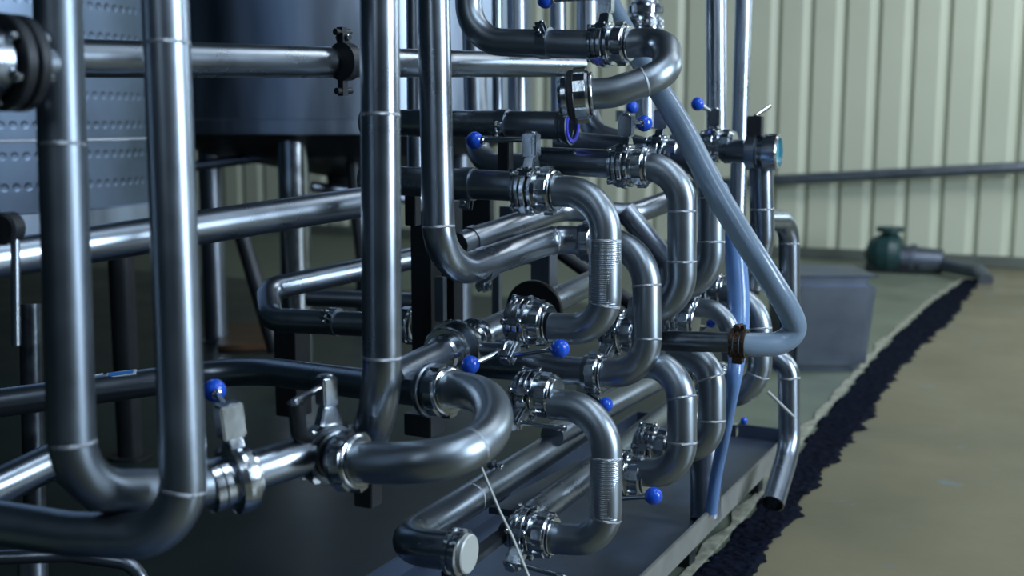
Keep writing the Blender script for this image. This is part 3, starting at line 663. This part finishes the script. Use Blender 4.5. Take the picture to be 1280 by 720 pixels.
b = MB(); rod(b, ca + Z_ * .03 - U_ * .015, ca + Z_ * .03 + U_ * .014, .004); b.build('clamp_screw', 'rust', o)
pipe([(882, 548, 2.52), (882, 647, 2.50)], 'wide grey upright stub standing on the tray by the blue hose', r=.033, m='steel_far')
# extra blue dots at the back right
for px, py, d, rr, lb in ((790, 134, 2.9, .016, 'blurred blue ball lever far behind the hairpin bend'), (961, 303, 3.0, .010, 'small blue ball right of the drop leg'), (984, 336, 3.0, .010, 'small blue ball beside the far right loop'), (889, 404, 2.5, .010, 'dark blue ball under the slim elbow'), (930, 526, 2.6, .008, 'tiny blue ball at the back edge of the tray')):
    o = empty('push_valve', P(px, py, d), lb, 'valve', 'small blue ball levers')
    b = MB(); ball(b, P(px, py, d), rr); b.build('ball_knob', 'blue', o)
    b = MB(); rod(b, P(px, py, d), P(px - 10, py + 8, d + .03), .003); box(b, P(px - 14, py + 11, d + .04), X_, U_, Z_, .010, .010, .014); b.build('lever', 'bright', o)
o = valve((806, 30, 3.0), Z_, -U_, 'blurred ribbed fitting standing at the top behind the hose', lever=X_, rodlen=.03, knob=False, stemlen=2.0, r=.03, nuts=(1, -1))
pipe([(806, -60, 3.0), (806, 160, 3.0)], 'blurred upright through the ribbed fitting at the top', r=.026, m='steel_far')
# thin tie wire
pipe([(597, 573, 1.60), (625, 640, 1.58), (640, 670, 1.575), (662, 724, 1.56)], 'thin loose wire slanting down in front of the lower pipes', r=.0018, m='cap', name='tie_wire', cat='wire', bend=.05)

# --- sheet cabinet and pump by the wall
a = G(1003, 466); 
def vbox(px0, px1, pt, pb, label, m, depth, name, cat):
    p0, p1 = G(px0, pb), G(px1, pb); 
    z = .0; dd = (p1.y) * cp + (CAMZ) * sp
    up = 0
    d0 = (p0 - V((0, 0, CAMZ))).dot(V((0, cp, -sp))); t = P(px0, pt, d0)
    h = t.z
    return p0, p1, h
p0, p1, h = vbox(985, 1088, 346, 466, '', 'post', .3, '', '')
ex = (p1 - p0).normalized(); ey = V((-ex.y, ex.x, 0))
o = empty('sheet_cabinet', p0, 'grey sheet metal box on the floor by the corrugated wall', 'metal box')
b = MB(); box(b, (p0 + p1) / 2 + ey * .20 + Z_ * h * .5, ex, ey, Z_, (p1 - p0).length / 2, .20, h * .5); b.v = [p + (ex * .014 * (1 if p.z > .1 else -1) if (p - p0).dot(ex) > .1 else V()) - ey * (.02 if p.z > .1 else 0) for p in b.v]; b.build('box_body', 'post', o, bevel=.03)
b = MB(); box(b, (p0 + p1) / 2 + ey * .19 + Z_ * (h + .004), ex, ey, Z_, (p1 - p0).length / 2 + .02, .17, .004); b.build('box_lid', 'tray', o, bevel=.002)
b = MB(); disc(b, p1 - ex * .055 + Z_ * .10 - ey * .002, ey, .010, .006, .001, 12); b.build('front_screw', 'bright', o)
pc = P(1116, 318, 7.2)
o = empty('drain_pump', V((pc.x, pc.y, 0)), 'dark green bulbous pump on the floor at the foot of the wall', 'pump')
pc = onwall(1124, 318, .55); ps = pc + X_ * .08
b = MB(); lathe(b, pc - X_ * .12, X_, [(-.09, .02), (-.06, .09), (0, .125), (.07, .135), (.12, .12), (.14, .09)], 32); b.build('pump_body', 'green', o)
b = MB(); lathe(b, pc - X_ * .06 + Z_ * .06, Z_, [(0, .05), (.08, .05), (.082, .085), (.11, .085)], 24); b.build('pump_inlet', 'green', o)
b = MB(); lathe(b, pc + X_ * .02 - Z_ * .03, X_, [(0, .09), (.05, .09), (.052, .10), (.08, .10), (.082, .085), (.24, .075)], 28); b.build('pump_motor', 'post', o)
pe = G(1222, 352, .0); q0 = pc + X_ * .24 - Z_ * .05
b = MB(); sweep(b, fillet([q0, V((pe.x, pe.y, q0.z)) - X_ * .0, V((pe.x + .0, pe.y - .12, .02))], .06), .045, 20); b.build('outlet_pipe', 'post', o)
b = MB(); box(b, V((pc.x, pc.y, .03)) - X_ * .03, X_, U_, Z_, .16, .09, .03); b.build('pump_base', 'dark_metal', o, bevel=.004)

# ---------------------------------------------------------------- the tray the manifold stands on
TZ = .10
e0, e1 = G(990, 538, TZ + .035), G(800, 722, TZ + .035); ed = (e1 - e0).normalized(); en = V((-ed.y, ed.x, 0));
if en.x > 0: en = -en
bk = G(850, 524, TZ)
e2 = e0 + ed * 3.2
w = 1.05
o = empty('drip_tray', (e0 + e2) / 2 - Z_ * TZ, 'shallow blue grey metal tray under the whole pipe manifold', 'tray')
O3 = [V((p.x, p.y, TZ)) for p in (e0, e2, e2 + en * .44, e0 + en * .44)]
b = MB(); n = 4; lo = [p - V((0, 0, .006)) for p in O3]
b.add(O3 + lo, [(0, 1, 2, 3), (7, 6, 5, 4)] + [(i, (i + 1) % 4, 4 + (i + 1) % 4, 4 + i) for i in range(4)], False); b.build('tray_floor', 'tray', o)
def rimseg(a, b_, nm='tray_rim', m='kerb', hh=.022, th=.004):
    a = V((a.x, a.y, 0)); b_ = V((b_.x, b_.y, 0)); dx = (b_ - a).normalized(); mb = MB()
    box(mb, (a + b_) / 2 + Z_ * (TZ + .012), dx, dx.cross(Z_), Z_, (b_ - a).length / 2, th, hh + .002); return mb.build(nm, m, o, bevel=.001)
rimseg(O3[0], O3[1]); rimseg(O3[0], O3[3], m='tray'); rimseg(O3[2], O3[3], m='tray')
for k in range(5):
    p = O3[0] + ed * (.15 + k * .55) + en * .06; b = MB(); box(b, V((p.x, p.y, TZ / 2 - .004)), ed, en, Z_, .02, .02, TZ / 2 - .004); b.build('tray_foot', 'dark_metal', o)
# support rails on the tray carrying the lower pipes
for k, (a_, b_, lb) in enumerate((((560, 720, 1.72), (800, 540, 2.6), 'dark channel rail lying between the two lower pipes'), ((625, 640, 2.0), (735, 580, 2.4), 'blue grey flat rail beside the thick lower pipe'))):
    A, B = P(*a_), P(*b_); dx = (B - A).normalized(); mb = MB(); box(mb, (A + B) / 2, dx, dx.cross(Z_).normalized(), dx.cross(Z_).cross(dx).normalized(), (B - A).length / 2, .012 if k == 0 else .022, .006)
    oo = mb.build('support_rail', 'dark_metal' if k == 0 else 'tray', bevel=.001); tag(oo, lb, 'rail')

# ================================================================= LIGHT
def area(name, loc, target, sx, sy, power, col=(.72, .86, 1.0)):
    l = bpy.data.lights.new(name, 'AREA'); l.shape = 'RECTANGLE'; l.size = sx; l.size_y = sy; l.energy = power; l.color = col
    o = bpy.data.objects.new(name, l); COL.objects.link(o); o.location = loc
    o.rotation_euler = (V(target) - V(loc)).to_track_quat('-Z', 'Y').to_euler(); return o
area('side_window', (5.0, 0.0, 2.5), (0.2, 2.2, .6), 1.15, 2.9, 350)
area('side_window', (5.8, 5.4, 2.6), (0.3, 2.2, .4), .9, 1.6, 70)
area('overhead_light', (1.2, 0.6, 3.6), (.9, 2.3, 0), .45, 3.0, 40)
area('overhead_light', (3.6, 4.2, 3.9), (3.0, 6.6, .9), 3.4, 1.2, 118, (.92, .97, 1.0))
area('overhead_light', (2.6, 2.8, 4.2), (2.4, 2.9, 0), 3.0, 3.0, 22)  # added fill: broad soft light in place of a lit ceiling
area('overhead_light', (-1.4, -1.4, 3.2), (-.5, 2, .6), .5, 2.2, 11)
w = bpy.data.worlds.new('hall'); sc.world = w; w.use_nodes = True
w.node_tree.nodes['Background'].inputs[0].default_value = (.22, .42, .62, 1); w.node_tree.nodes['Background'].inputs[1].default_value = .038
vs_ = sc.view_settings; vs_.view_transform = 'Standard'; vs_.look = 'None'; vs_.gamma = 1; vs_.exposure = 0; vs_.use_curve_mapping = False
for ob in bpy.data.objects:
    if '_o' in ob: del ob['_o']
